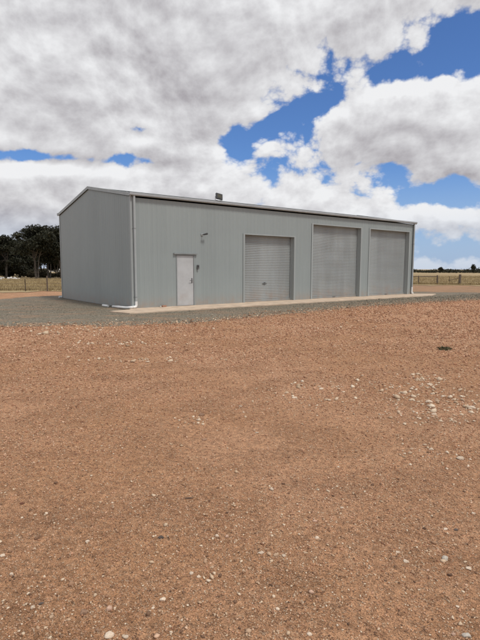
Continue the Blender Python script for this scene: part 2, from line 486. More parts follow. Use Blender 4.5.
# corner flashings
for cx, cy in ((0, 0), (L, 0), (0, W), (L, W)):
    sx = 1 if cx == 0 else -1; sy = 1 if cy == 0 else -1
    mb = MB()
    t = .019
    mb.box(*sorted((cx - sx * t, cx + sx * .085)), *sorted((cy - sy * t, cy - sy * (t - .004) + sy * .0)), -.03 if cy else 0, H)
    mb.box(*sorted((cx - sx * t, cx - sx * (t - .004))), *sorted((cy - sy * (t - .004), cy + sy * .085)), -.03, H)
    mb.build('corner_flashing', M['trim'], shed)

# downpipes
def bracket(par, x, y, z):
    mb = MB(); mb.box(x - .075, x + .075, y + .040, y + .046, z - .015, z + .015)
    mb.tube([(x, y, z - .016), (x, y, z + .016)], .0495, 16); mb.build('bracket', M['frame'], par)
def downpipe(x, zb, side=-1, yb=0.):
    y = yb + side * .075
    mb = MB(); mb.tube([(x, y, H + .02), (x, y, zb)], .045, 18)
    o = mb.build('downpipe', M['pipe'], shed, smooth=False)
    for z in (2.95, .42): 
        mb = MB(); mb.box(x - .08, x + .08, *sorted((yb + side * .020, yb + side * .027)), z - .015, z + .015)
        mb.tube([(x, y, z - .016), (x, y, z + .016)], .0495, 16); mb.build('bracket', M['frame'], o)
    return o
d1 = downpipe(.115, .16)
mb = MB(); mb.tube([(.115, -.075, .26), (.115, -.075, .12), (.10, -.078, .075), (.05, -.085, .055), (-.02, -.085, .052)], .050, 16)
mb.build('pipe_shoe', M['pvc'], d1)
d2 = downpipe(L - .10, .16)
mb = MB(); mb.tube([(L - .10, -.075, .42), (L - .10, -.075, .10), (L - .10, -.09, .06), (L - .10, -.16, .055)], .050, 16)
mb.build('pipe_shoe', M['pvc'], d2)
d3 = downpipe(.10, .12, 1, W)
mb = MB(); mb.tube([(.10, W + .075, .30), (.10, W + .075, .05), (.04, W + .08, .015), (-.16, W + .06, .01)], .050, 16)
mb.build('pipe_shoe', M['pvc'], d3)

# opening trims and reveals
def opening(x0, x1, zt, w=.095, depth=.23, hw=.055):
    mb = MB()
    for a, c, ins in ((x0 - w, x0, x0), (x1, x1 + w, x1)):
        mb.box(a, c, -.026, -.017, 0, zt + hw)                     # face flashing
    mb.box(x0, x1, -.026, -.017, zt, zt + hw)
    t = .006
    mb.box(x0 - t, x0, -.017, depth, 0, zt); mb.box(x1, x1 + t, -.017, depth, 0, zt)   # reveals
    mb.box(x0, x1, -.017, depth - .06, zt, zt + t)
    return mb.build('door_surround', M['trim'], shed)
def roller(x0, x1, zt, wave, lock):
    root_mb = MB(); n = int((zt + .12 - .10) / .0127); P = 61
    vs = []; fs = []
    for i in range(n + 1):
        z = .10 + i * .0127
        for j in range(P):
            u = j / (P - 1); x = x0 - .0 + (x1 - x0) * u
            y = .200 + .0062 * math.sin(z / .076 * 2 * math.pi)
            y += wave * (.012 * math.sin(u * 5.3 + z * 1.9) + .009 * math.sin(u * 9.1 - z * 3.7 + 1) + .006 * math.sin(z * 8.3 + u * 3)) * math.sin(math.pi * u)
            dz = wave * (.020 * math.sin(u * 4.1 + z * .9 + .6) + .012 * math.sin(u * 8.3 - z * 2.1))
            vs.append((x, y, z + dz * min(1, (z - .1) * 2)))
    for i in range(n):
        for j in range(P - 1):
            a = i * P + j; fs.append((a, a + 1, a + 1 + P, a + P))
    root_mb.add(vs, fs)
    o = root_mb.build('roller_door', M['curtain'], shed, smooth=True)
    mb = MB(); mb.box(x0 + .01, x1 - .01, .178, .222, .004, .10); mb.build('bottom_rail', M['curtain'], o, bevel=.004)
    for a, c in ((x0, x0 + .05), (x1 - .05, x1)):
        mb = MB(); mb.box(a + .001, c - .001, .160, .180, 0.002, zt - .002); mb.build('guide_rail', M['trim'], o)
    if lock:
        mb = MB(); mb.box(6.47, 6.73, .168, .188, .80, .83); mb.box(6.56, 6.64, .160, .185, .775, .855); mb.build('handle', M['fitting'], o, bevel=.003)
    else:
        xc = (x0 + x1) / 2
        mb = MB(); mb.box(xc - .10, xc + .10, .160, .178, .040, .065); mb.build('handle', M['fitting'], o, bevel=.003)
    return o
for k, (a, c, t) in enumerate(ROLL):
    opening(a, c, t)
    o = roller(a, c, t, (.25, 1., .6)[k], k == 0)
    tag(o, ('smaller roller door beside the pale entry door', 'tall rippled roller door in the middle bay', 'tall roller door at the far end of the shed')[k])
# entry door
mb = MB()
mb.box(DX0, DX0 + .035, -.024, .09, 0, DZ); mb.box(DX1 - .035, DX1, -.024, .09, 0, DZ); mb.box(DX0 + .035, DX1 - .035, -.024, .09, DZ - .035, DZ)
fr = mb.build('door_frame', M['frame'], shed, bevel=.003)
mb = MB(); mb.box(DX0 - .12, DX1 + .12, -.075, -.0165, DZ + .03, DZ + .055); mb.box(DX0 - .12, DX1 + .12, -.075, -.069, DZ + .004, DZ + .03); mb.build('door_flashing', M['frame'], shed)
mb = MB(); mb.box(DX0 + .039, DX1 - .039, .0, .040, .012, DZ - .039); dr = mb.build('entry_door', M['door'], shed, bevel=.003)
mb = MB()
for z in (1.0,):
    mb.box(DX1 - .135, DX1 - .085, -.008, .0, z - .10, z + .10)
    mb.tube([(DX1 - .11, -.006, z + .01), (DX1 - .11, -.055, z + .01), (DX1 - .125, -.062, z + .01), (DX1 - .24, -.062, z + .01)], .011, 8)
mb.build('door_handle', M['fitting'], dr)
for z in (.25, 1.02, 1.8):
    mb = MB(); mb.tube([(DX0 + .037, -.004, z - .05), (DX0 + .037, -.004, z + .05)], .008, 8); mb.build('hinge', M['fitting'], dr)
mb = MB(); mb.box(DX0 + .035, DX1 - .035, -.02, .09, .0, .011); mb.build('threshold', M['fitting'], shed)
# ---------------------------------------------------------------- fittings on the shed (things of their own)
def at_shed(name, x, y, z):
    w = to_world(x, y); return empty(name, (w[0], w[1], z), YAW)
fl = at_shed('floodlight', 3.87, -.10, 4.255)
tag(fl, 'dark square floodlight tilted up on the edge of the shed roof', 'floodlight')
T = Matrix.Translation((0, -.02, .18)) @ Matrix.Rotation(math.radians(-16), 4, 'X') @ Matrix.Rotation(math.radians(9), 4, 'Y')
mb = MB(); mb.box(-.15, .15, -.03, .045, -.12, .12, T)
for i in range(7): mb.box(-.13 + i * .04, -.122 + i * .04, .045, .075, -.10, .10, T)
mb.build('housing', M['dark'], fl, bevel=.006)
mb = MB(); mb.box(-.10, .10, -.034, -.0305, -.068, .068, T); mb.build('lamp_face', M['lens'], fl)
mb = MB(); mb.box(-.03, .03, -.02, .10, -.005, .003)
mb.tube([(-.175, .01, .18), (-.175, .02, .03), (0, .02, .01), (.175, .02, .03), (.175, .01, .18)], .009, 8)
mb.build('bracket', M['fitting'], fl)
sl = at_shed('sensor_light', 3.09, -.018, 2.86)
tag(sl, 'small dark sensor light on a thin arm above and right of the entry door', 'wall light')
mb = MB(); mb.box(-.045, .045, -.014, 0, -.045, .045); mb.build('base_plate', M['pipe'], sl, bevel=.004)
mb = MB(); mb.tube([(0, -.014, 0), (.02, -.07, .0), (.03, -.11, .01)], .012, 8); mb.build('arm', M['fitting'], sl)
mb = MB(); mb.tube([(-.02, -.13, -.012), (.06, -.15, .010), (.15, -.17, .035)], [.025, .034, .040], 12); mb.build('lamp_head', M['dark'], sl)
sb = at_shed('switch_box', 2.87, -.018, 1.55)
tag(sb, 'small dark weatherproof switch box on the wall right of the entry door', 'switch box')
mb = MB(); mb.box(-.042, .042, -.055, 0, -.085, .085); mb.build('box_body', M['fitting'], sb, bevel=.006)
mb = MB(); mb.box(-.030, .030, -.062, -.0555, -.02, .06); mb.build('cover', M['dark'], sb, bevel=.003)
mb = MB(); mb.tube([(0, -.02, -.085), (0, -.02, -.16)], .01, 8); mb.build('cable_gland', M['pipe'], sb)

w = to_world(-.08, -.085)
dp = empty('drain_pipe', (w[0], w[1], 0), YAW)
tag(dp, 'white plastic drain pipe lying along the foot of the gable wall', 'pipe')
mb = MB(); mb.tube([(.055, 0, .052), (0, 0, .05), (-.06, .02, .045), (-.09, .09, .035), (-.11, .3, .022), (-.14, .9, .012), (-.17, 1.35, .002)], .046, 16)
mb.build('pipe_run', M['pvc'], dp, smooth=True)
mb = MB(); mb.tube([(-.135, .80, .0135), (-.140, .90, .0115)], .053, 16); mb.build('collar', M['pvc'], dp)
w = to_world(-.30, 1.62)
o = empty('pipe_offcut', (w[0], w[1], GZ), YAW); tag(o, 'short white pipe offcut on the gravel beyond the drain pipe', 'pipe')
mb = MB(); mb.tube([(0, 0, .05), (-.05, .42, .05)], .045, 14); mb.build('pipe_length', M['pvc'], o, smooth=False)

# brick pieces at the wall foot
w = to_world(1.27, -.09)
br = empty('broken_brick', (w[0], w[1], 0), YAW + .1); tag(br, 'broken reddish brick at the wall foot left of the entry door', 'brick')
mb = MB(); mb.box(-.10, .09, -.05, .04, 0, .065, Matrix.Rotation(.12, 4, 'Z')); mb.box(.10, .17, -.05, .02, 0, .045, Matrix.Rotation(.5, 4, 'Y') @ Matrix.Rotation(-.3, 4, 'Z'))
mb.build('brick_piece', M['brick'], br, bevel=.008)
mb = MB(); mb.box(-.17, -.115, -.04, .02, 0, .05, Matrix.Rotation(-.2, 4, 'Z')); mb.build('mortar_lump', M['mortar'], br, bevel=.01)

# ---------------------------------------------------------------- trees
def tube_np(pts, rad, n=8):
    mb = MB(); mb.tube(pts, rad, n); return mb
def leaf_cloud(clumps, per, size, squash=.6, hang=.5):
    """clumps: (centre, radii, count factor); returns V,F of small folded leaf sprays (two tris -> one quad each)"""
    Vs = []; Fs = []; k = 0
    for c, r, fct in clumps:
        n = int(per * fct)
        d = RNG.normal(size=(n, 3)); d /= np.linalg.norm(d, axis=1)[:, None]
        rad = RNG.random(n) ** .6 * (1 + .35 * np.abs(np.sin(d[:, 0] * 5 + d[:, 2] * 4 + RNG.random() * 6)))
        P = np.array(c) + d * rad[:, None] * np.array(r)
        P += RNG.normal(size=(n, 3)) * .05 * np.mean(r)
        a = RNG.normal(size=(n, 3)); a[:, 2] -= hang; a /= np.linalg.norm(a, axis=1)[:, None]
        b_ = RNG.normal(size=(n, 3)); b_ -= a * (a * b_).sum(1)[:, None]; b_ /= np.linalg.norm(b_, axis=1)[:, None]
        s = size * (.5 + RNG.random(n))[:, None]
        q = np.stack([P - a * s, P + b_ * s * .38, P + a * s, P - b_ * s * .38], 1)
        Vs.append(q.reshape(-1, 3)); Fs.append(np.arange(4 * n).reshape(n, 4) + k); k += 4 * n
    return np.vstack(Vs), np.vstack(Fs)
def gum_tree(x, y, h, cr, base_frac, label, seed, per=520, size=.17, dense=1.0, lean=0.):
    rnd = random.Random(seed)
    z0 = float(terrain(math.hypot(x, y)))
    root = empty('gum_tree', (x, y, z0)); tag(root, label, 'tree', 'gum trees beyond the left fence')
    mb = MB(); clumps = []
    nst = rnd.choice((2, 3))
    for t in range(nst):
        a0 = rnd.uniform(0, 6.28); sp = rnd.uniform(.1, .3) * cr
        p0 = Vector((.12 * math.cos(a0), .12 * math.sin(a0), -.1))
        p1 = Vector((sp * .5 * math.cos(a0) + lean * .3, sp * .5 * math.sin(a0), h * .32))
        p2 = Vector((sp * 1.2 * math.cos(a0) + lean * .7, sp * 1.2 * math.sin(a0), h * .62))
        mb.tube([p0, (p0 + p1) / 2 + Vector((rnd.uniform(-.1, .1), rnd.uniform(-.1, .1), 0)), p1, p2], [.11, .09, .075, .045], 8)
        for k in range(rnd.randint(7, 9)):
            f = rnd.uniform(.15, 1.)
            s = p1.lerp(p2, f)
            aa = rnd.uniform(0, 6.28); rr = cr * rnd.uniform(.35, 1.)
            zz = h * rnd.uniform(base_frac + .12, .90)
            e = Vector((rr * math.cos(aa) + lean, rr * math.sin(aa), zz))
            mid = s.lerp(e, .5) + Vector((0, 0, .2 * (1 if e.z > s.z else -1)))
            mb.tube([s, mid, e], [.055, .035, .015], 6)
            r = cr * rnd.uniform(.22, .48)
            clumps.append((e, (r, r, r * .62), r * r * dense))
    r = cr * .42
    clumps.append((Vector((lean, 0, h - r * .6)), (r, r, r * .6), r * r * dense))
    for k in range(4):
        aa = rnd.uniform(0, 6.28); e = Vector((lean + cr * .4 * math.cos(aa), cr * .4 * math.sin(aa), h * rnd.uniform(.72, .88)))
        r = cr * rnd.uniform(.25, .4); clumps.append((e, (r, r, r * .6), r * r * dense))
    mb.build('trunk', M['bark'], root)
    V, F = leaf_cloud(clumps, per, size)
    V[:, 2] = np.maximum(V[:, 2], .02)
    np_mesh('crown', V, F, M['leaf'], root)
    return root
def px_at(px, d): return (px - 240) / 478 * d
TR = [(-36, 74, 5.8, 2.9, .1, 'bushy dark gum tree well outside the left edge'),
      (-12, 72, 6.0, 2.7, .08, 'dark gum tree cut by the left edge of the photo'),
      (7, 70, 6.1, 2.3, .05, 'low dense dark gum tree near the left edge, its crown almost on the ground'),
      (21, 77, 6.0, 2.3, .05, 'dense dark gum tree behind and between the leftmost and the tallest tree'),
      (38, 66, 7.3, 2.35, .38, 'tallest gum tree with an open crown and pale bare stems'),
      (50, 71, 7.2, 2.2, .32, 'gum tree with forked stems between the tallest tree and the shed'),
      (62, 69, 7.4, 2.3, .22, 'gum tree half hidden by the left end of the shed'),
      (84, 76, 6.8, 2.7, .2, 'gum tree standing behind the left end of the shed'),
      (-24, 92, 6.2, 3.6, 0, 'back-row gum tree outside the left edge'), (-3, 90, 6.3, 3.3, 0, 'back-row gum tree at the left edge of the photo'),
      (14, 94, 6.6, 3.4, 0, 'back-row gum tree behind the low dense one'), (29, 90, 6.2, 3.1, 0, 'back-row gum tree filling the gap left of the tallest tree'),
      (43, 95, 6.0, 3.2, 0, 'back-row gum tree seen between the pale bare stems'), (57, 92, 5.8, 3.0, .3, 'back-row gum tree in the gap beside the shed wall')]
for i, (px, d, h, cr, bf, lab) in enumerate(TR):
    gum_tree(px_at(px, d), d, h, cr, bf, lab, 40 + i, per=900 if i in (1, 2, 3) or i > 7 else 700, size=.17, dense=1.25 if i in (1, 2, 3) or i > 7 else .95)
# scrub under the trees
SC = [(-30, 76, 2.0, 'rounded scrub bush outside the left edge'), (-8, 78, 2.3, 'scrub bush under the tree cut by the left edge'), (6, 79, 2.2, 'scrub bush under the low dense gum tree'),
      (18, 80, 2.3, 'scrub bush filling the gap under the second tree from the left'), (30, 78, 1.35, 'low brown scrub bush left of the tallest gum stems'), (42, 75, 1.15, 'low brown scrub bush at the foot of the tallest gum tree'),
      (53, 77, .75, 'low scrub bush beside the forked gum near the shed'), (66, 79, 1.4, 'scrub bush hidden at the shed edge'), (82, 80, 1.6, 'scrub bush behind the shed end')]
for i, (px, d, h, lab) in enumerate(SC):
    x = px_at(px, d); root = empty('scrub_bush', (x, d, GZ)); tag(root, lab, 'bush', 'scrub under the gum trees')
    rnd = random.Random(90 + i); cl = []; mb = MB()
    for k in range(7):
        e = Vector((rnd.uniform(-1.3, 1.3), rnd.uniform(-.6, .6), h * rnd.uniform(.25, .72)))
        r = rnd.uniform(.45, .8); cl.append((e, (r, r * .8, h * .32), 1.))
        mb.tube([(e.x * .15, e.y * .15, 0), tuple(e * .6), tuple(e)], [.03, .02, .01], 5)
    mb.build('stems', M['bark'], root)
    V, F = leaf_cloud(cl, 420, .12); V[:, 2] = np.maximum(V[:, 2], .02); np_mesh('foliage', V, F, M['bush'], root)

# far woodland line around the plain
cl = []
for k in range(2600):
    a = RNG.uniform(-1.25, 1.25); r = RNG.uniform(690, 900)
    h = RNG.uniform(5.0, 6.6) * (1.15 if RNG.random() < .15 else 1) * (.75 + .35 * math.sin(a * 23) * math.sin(a * 61 + 1))
    cl.append(((r * math.sin(a), r * math.cos(a), float(terrain(r)) + h * .55), (RNG.uniform(7, 13), 5, h * .58), 1.))
V, F = leaf_cloud(cl, 40, 1.1, hang=.1)
tag(np_mesh('distant_woodland', V, F, M['leaf']), 'dark line of far-off woodland along the horizon', 'woodland', kind='stuff')
def far_tree(az, r, h, cw, lab):
    x, y = r * math.sin(az), r * math.cos(az); root = empty('distant_tree', (x, y, float(terrain(r)))); tag(root, lab, 'tree', 'single trees on the horizon')
    mb = MB(); mb.tube([(0, 0, -.2), (.2, 0, h * .5), (.1, 0, h * .8)], [.4, .3, .1], 6)
    mb.build('trunk', M['bark'], root)
    V, F = leaf_cloud([((0, 0, h * .78), (cw, cw, h * .22), 1.3), ((-cw * .6, 0, h * .66), (cw * .6, cw * .6, h * .14), .6), ((cw * .7, 0, h * .62), (cw * .6, cw * .6, h * .14), .6), ((0, 0, h * .3), (cw * .7, cw * .6, h * .2), .5)], 350, .6)
    np_mesh('crown', V, F, M['leaf'], root)
far_tree(.4515, 620, 10.2, 2.1, 'lone round tree standing above the horizon at far right')
far_tree(.395, 680, 7.6, 2.6, 'low tree on the horizon just right of the shed, above the fence')

# pale farm building far beyond the trees
fb = empty('farm_building', (px_at(57, 380), 380, float(terrain(384)))); tag(fb, 'small far-off white building with pale roof seen under the gum trees', 'building')
mb = MB(); mb.box(-5, 6, -3, 3, 0, 1.9); mb.build('wall', M['rubble'], fb)
mb = MB(); mb.prism([(-3.4, 1.85), (0, 3.0), (3.4, 1.85), (3.4, 1.75), (-3.4, 1.75)], -5.3, 6.3); mb.build('roof', M['rubble'], fb)
for px, d, sw, lab in ((2.5, 62.5, .95, 'low white rubble heap at the left edge below the trees'), (10, 63, .6, 'smallest white rubble heap, middle of three under the trees'), (16.5, 62.5, .75, 'white rubble heap under the trees, nearest the tallest tree')):
    rnd = random.Random(int(px * 3)); mb = MB()
    for k in range(16):
        T = Matrix.Translation((rnd.uniform(-.5, .5) * sw, rnd.uniform(-.25, .25), rnd.uniform(.02, .22))) @ Matrix.Rotation(rnd.uniform(0, 3), 4, Vector((rnd.random(), rnd.random(), rnd.random() + .1)).normalized())
        s = rnd.uniform(.06, .13); mb.box(-s, s, -s * .8, s * .8, -s * .6, s * .6, T)
    o = mb.build('rubble_heap', M['rubble'], bevel=.02); o.location = (px_at(px, d), d, GZ + .02)
    tag(o, lab, 'rubble', 'white rubble heaps under the trees')

# ---------------------------------------------------------------- fences
def fence(name, pts, label, wires, zt, thin_r=.022):
    """pts: (x, y, radius, height, kind)"""
    root = empty(name, (pts[0][0], pts[0][1], GZ)); tag(root, label, 'fence')
    ox, oy = pts[0][0], pts[0][1]
    for x, y, r, h, kd in pts:
        mb = MB()
        lx, ly = x - ox, y - oy
        tl = random.uniform(-.03, .03)
        if kd == 'picket':
            mb.box(lx - r, lx + r, ly - .005, ly + .005, -.1, h); mb.box(lx - .005, lx + .005, ly - .03, ly - .0052, -.1, h)
        else:
            mb.tube([(lx, ly, -.1), (lx + tl * .5, ly, h * .5), (lx + tl, ly, h)], [r * 1.05, r, r * .95], 10)
        mb.build('post', M['wood'] if kd != 'picket' else M['steel'], root)
    for z in wires:
        mb = MB(); P = []
        for (x, y, r, h, kd), (x2, y2, *_) in zip(pts, pts[1:]):
            for j in range(6):
                t = j / 6; P.append((x + (x2 - x) * t - ox, y + (y2 - y) * t - oy - .04, z - .02 * math.sin(math.pi * t)))
        P.append((pts[-1][0] - ox, pts[-1][1] - oy - .04, z))
        mb.tube(P, .006, 4, False); mb.build('wire', M['wire'], root)
    return root
lp = []
for px, d, k in ((-60, 30.2, 'picket'), (-32, 30.6, 'picket'), (-6, 31.0, 'picket'), (25.5, 31.4, 'picket'), (47.5, 31.7, 'post'), (70, 32.1, 'picket'), (96, 32.7, 'picket'), (122, 33.3, 'picket'), (150, 34, 'post')):
    lp.append((px_at(px, d), d, .024 if k == 'picket' else .045, .84 if k == 'picket' else 1.02, k))
fence('wire_fence', lp, 'low wire fence in front of the dry paddock left of the shed', (.14, .34, .54, .76), 0)
rp = []
for px, d, r, h, k in ((395, 47.5, .045, .85, 'post'), (418, 47.2, .05, .88, 'post'), (436.7, 47, .075, .92, 'post'), (448.7, 46.8, .02, .82, 'picket'), (458.9, 46.2, .115, 1.02, 'post'), (484, 45.6, .03, .9, 'picket'), (506, 45, .03, .9, 'picket'), (528, 44.4, .05, .9, 'post'), (552, 44, .03, .9, 'picket')):
    rp.append((px_at(px, d), d, r, h, k))
rfe = fence('wire_fence', rp, 'wire fence with thick timber posts right of the shed', (.15, .35, .55, .78), 0)
mb = MB(); o0 = rp[0]
a = (rp[1][0] - o0[0], rp[1][1] - o0[1] - .02, .80); c = (rp[2][0] - o0[0], rp[2][1] - o0[1] - .02, .80)
a2 = (rp[0][0] - o0[0], rp[0][1] - o0[1] - .02, .80)
mb.tube([a2, a, c], .03, 8); mb.build('rail', M['wood'], rfe)
mb = MB(); mb.tube([(rp[3][0] - o0[0] - .1, rp[3][1] - o0[1] - .02, .42), (rp[4][0] - o0[0], rp[4][1] - o0[1] - .02, .70)], .025, 8); mb.build('brace', M['wood'], rfe)

# ---------------------------------------------------------------- dry grass (nobody could count it)
def blades(P, hmin, hmax, w, nb, mat, name, label, cat):
    n = len(P); k = n * nb
    B = np.repeat(P, nb, 0) + np.c_[RNG.normal(size=(k, 2)) * .06, np.zeros(k)]
    h = RNG.uniform(hmin, hmax, k); a = RNG.uniform(0, 6.28, k); l = RNG.uniform(0, .5, k) * h
    d = np.c_[np.cos(a), np.sin(a), np.zeros(k)]; s = np.c_[-np.sin(a), np.cos(a), np.zeros(k)] * w
    tip = B + d * l[:, None]; tip[:, 2] += h
    mid = B + d * (l * .4)[:, None]; mid[:, 2] += h * .6
    V = np.stack([B - s, B + s, mid + s * .6, tip], 1).reshape(-1, 3); F = np.arange(4 * k).reshape(k, 4)
    return tag(np_mesh(name, V, F, mat), label, cat, kind='stuff')
P = []
for _ in range(9000):                                    # left paddock
    d = RNG.uniform(31.9, 66) ; x = px_at(RNG.uniform(-70, 130), d); P.append((x, d, GZ))
for _ in range(1500):
    t = RNG.uniform(-60, 150); d = 30.9 + (t + 60) / 210 * 3.6; P.append((px_at(t, d), d + abs(RNG.normal()) * .6, GZ))
for _ in range(8000):                                    # right paddock
    d = RNG.uniform(47.6, 100); P.append((px_at(RNG.uniform(395, 560), d), d, GZ))
for _ in range(1500):
    t = RNG.uniform(395, 552); d = 47.6 - (t - 395) / 157 * 3.6; P.append((px_at(t, d), d + RNG.normal() * .22, GZ))
blades(np.array(P), .08, .26, .012, 5, M['straw'], 'dry_grass', 'straw-coloured dry grass of the paddocks and along the fences', 'grass')

# small weed on the dirt
wd = empty('weed', (3.93, 9.06, GZ)); tag(wd, 'small flat dark green weed alone on the dirt at right', 'weed')
n = 420; a = RNG.uniform(0, 6.28, n); r = RNG.random(n) ** .7
cx = np.c_[np.cos(a) * r * .12, np.sin(a) * r * .10, RNG.uniform(.0, .045, n) * (1.1 - r)]
V, F = leaf_cloud([((0, 0, .03), (.11, .09, .03), 1.)], n, .018, hang=-.2); V[:, 2] = np.maximum(V[:, 2], .001)
np_mesh('leaves', V, F, M['weed'], wd)
mb = MB(); mb.tube([(0, 0, 0), (.05, .0, .03)], .004, 5); mb.tube([(0, 0, 0), (-.05, .02, .03)], .004, 5); mb.build('stem', M['wood'], wd)

# dark twig
z = float(gz(-.338, 3.083))
mb = MB(); mb.tube([(-.030, -.003, .004), (-.012, .003, .006), (.008, .0, .006), (.028, .006, .005)], [.0022, .0035, .003, .0015], 6)
tw = mb.build('twig', M['st_d']); tw.location = (-.338, 3.083, z); tag(tw, 'thin dark twig lying on the dirt in the lower middle', 'twig')

# ---------------------------------------------------------------- stones
bmi = bmesh.new(); bmesh.ops.create_icosphere(bmi, subdivisions=1, radius=1.)
ICV = np.array([v.co[:] for v in bmi.verts]); ICF = np.array([[v.index for v in f.verts] for f in bmi.faces]); bmi.free()
def pebbles(name, X, Y, Sz, mat, label, cat, lift=.0, zfn=gz, jit=.32):
    n = len(X)
    A = RNG.normal(size=(n, 3, 3)); Q, _ = np.linalg.qr(A)
    sc = np.c_[RNG.uniform(.75, 1.3, n), RNG.uniform(.6, 1., n), RNG.uniform(.4, .75, n)]
    B = ICV[None] * (1 + RNG.normal(size=(n, len(ICV), 1)) * jit * .7) + RNG.normal(size=(n, len(ICV), 3)) * jit * .4
    B = B * sc[:, None, :]
    ang = RNG.uniform(0, 6.28, n); c, s = np.cos(ang), np.sin(ang)
    R = np.zeros((n, 3, 3)); R[:, 0, 0] = c; R[:, 0, 1] = -s; R[:, 1, 0] = s; R[:, 1, 1] = c; R[:, 2, 2] = 1
    tl = RNG.normal(size=n) * .35; T = np.zeros((n, 3, 3)); T[:, 0, 0] = 1; T[:, 1, 1] = np.cos(tl); T[:, 1, 2] = -np.sin(tl); T[:, 2, 1] = np.sin(tl); T[:, 2, 2] = np.cos(tl)
    B = np.einsum('nij,nvj->nvi', R @ T, B) * (Sz / 2)[:, None, None]
    Z = zfn(X, Y) + Sz * .16 + lift
    B += np.stack([X, Y, Z], -1)[:, None, :]
    V = B.reshape(-1, 3); F = (ICF[None] + (np.arange(n) * len(ICV))[:, None, None]).reshape(-1, 3)
    return tag(np_mesh(name, V, F, mat), label, cat, kind='stuff')
def in_pad_front(x, y):
    lx = (x - AX) * ca + (y - AY) * sa; ly = -(x - AX) * sa + (y - AY) * ca
    e = np.interp(lx, [q[0] for q in pad_pts[:14]], [q[1] for q in pad_pts[:14]])
    return (ly > e - .02) & (lx > -13) & (lx < 24.5), lx, ly
def clump_noise(x, y):
    return .5 + .25 * np.sin(x * 1.7 + 2 * np.sin(y * .9)) + .25 * np.sin(y * 2.3 + 1.5 * np.sin(x * 1.3 + 1))
def scatter(n, r0, r1, pw, half, keepf=None):
    R = r0 * (r1 / r0) ** (RNG.random(n) ** pw); A = RNG.uniform(-half, half, n)
    X, Y = R * np.sin(A), R * np.cos(A)
    k = RNG.random(n) < .35 + .65 * clump_noise(X, Y)
    X, Y, R = X[k], Y[k], R[k]
    m, _, _ = in_pad_front(X, Y)
    return X[~m], Y[~m], R[~m]
X, Y, R = scatter(85000, 1.35, 15, .95, .72)
Sz = np.maximum(.0058 * np.exp(RNG.normal(size=len(X)) * .45), R * .0014) * np.where(RNG.random(len(X)) < .035, 1.9, 1.)
pebbles('loose_pebbles', X, Y, np.minimum(Sz, .03), M['pebble'], 'brown and tan grit and pebbles strewn over the red dirt', 'pebbles')
X, Y, R = scatter(24000, 1.35, 20, .8, .68)
Sz = np.maximum(.0048 * np.exp(RNG.normal(size=len(X)) * .5), R * .0015)
pebbles('pale_chips', X, Y, np.minimum(Sz, .045), M['pale_chip'], 'small pale limestone chips scattered over the dirt', 'pebbles')
X, Y, R = scatter(105000, 1.5, 28, .58, .60)
Sz = np.maximum(.0055 * np.exp(RNG.normal(size=len(X)) * .4), R * .0027 * np.exp(RNG.normal(size=len(X)) * .25))
pebbles('dirt_clods', X, Y, np.minimum(Sz, .06), M['clod'], 'small clods and crumbs of the same red dirt', 'clods')
# chip drifts seen on the yard
Xs, Ys, Ss = [], [], []
for cx, cy, sx, sy, n, s0 in ((2.3, 5.7, .38, .35, 170, .030), (2.0, 4.9, .3, .25, 70, .024), (2.6, 5.2, .25, .2, 60, .026), (1.7, 3.8, .22, .14, 50, .018), (2.35, 3.8, .2, .15, 40, .020), (1.0, 6.1, .45, .25, 60, .026), (.9, 5.4, .5, .2, 50, .02), (-2.6, 9.8, .8, .15, 90, .035), (-1.5, 8.0, .7, .15, 80, .03),
                              (-.45, 4.75, .12, .1, 26, .018), (-3.6, 11.2, 1., .35, 80, .032), (.9, 12.3, 1.6, .5, 60, .035), (-1.35, 2.35, .16, .25, 60, .010), (.62, 3.2, .4, .2, 30, .012), (-1.0, 2.05, .22, .14, 45, .010), (2.6, 6.6, .3, .2, 50, .03), (-4.6, 12.0, .8, .3, 60, .038)):
    Xs.append(cx + RNG.normal(size=n) * sx); Ys.append(cy + RNG.normal(size=n) * sy); Ss.append(s0 * np.exp(RNG.normal(size=n) * .45))
X, Y, Sz = map(np.concatenate, (Xs, Ys, Ss))
pebbles('limestone_chips', X, Y, Sz, M['pale_chip'], 'drifts of pale broken limestone chips on the dirt', 'pebbles')
lx = RNG.uniform(-12, 24, 9000); ly = np.interp(lx, [q[0] for q in pad_pts[:14]], [q[1] for q in pad_pts[:14]]) + np.abs(RNG.normal(size=9000)) * .55 - .1
ok = (ly < -1.75) | (lx < -1.3); lx, ly = lx[ok], ly[ok]
pebbles('tan_gravel', AX + ca * lx - sa * ly, AY + sa * lx + ca * ly, .028 * np.exp(RNG.normal(size=len(lx)) * .4), M['pebble'], 'tan and red-brown stones mixed into the edge of the grey gravel', 'gravel')
# coarse grey gravel on the pad and its edge
n = 42000
lx = RNG.uniform(-12, 24, n); e = np.interp(lx, [q[0] for q in pad_pts[:14]], [q[1] for q in pad_pts[:14]])
ly = e + .15 + RNG.normal(size=n) * .38 + RNG.random(n) ** 1.1 * (-1.7 - e) * (RNG.random(n) < .7)
ly = np.where(lx < -1.3, e + RNG.normal(size=n) * .25 + RNG.random(n) * 9, ly)
X, Y = AX + ca * lx - sa * ly, AY + sa * lx + ca * ly
ok = ((ly < -1.7) | (lx < -1.35)); X, Y = X[ok], Y[ok]
Sz = .026 * np.exp(RNG.normal(size=len(X)) * .35) * (np.hypot(X, Y) / 18).clip(.8, 1.6)
pebbles('grey_gravel', X, Y, Sz * .8, M['grey_chip'], 'coarse grey gravel lying round the shed', 'gravel', lift=.0)

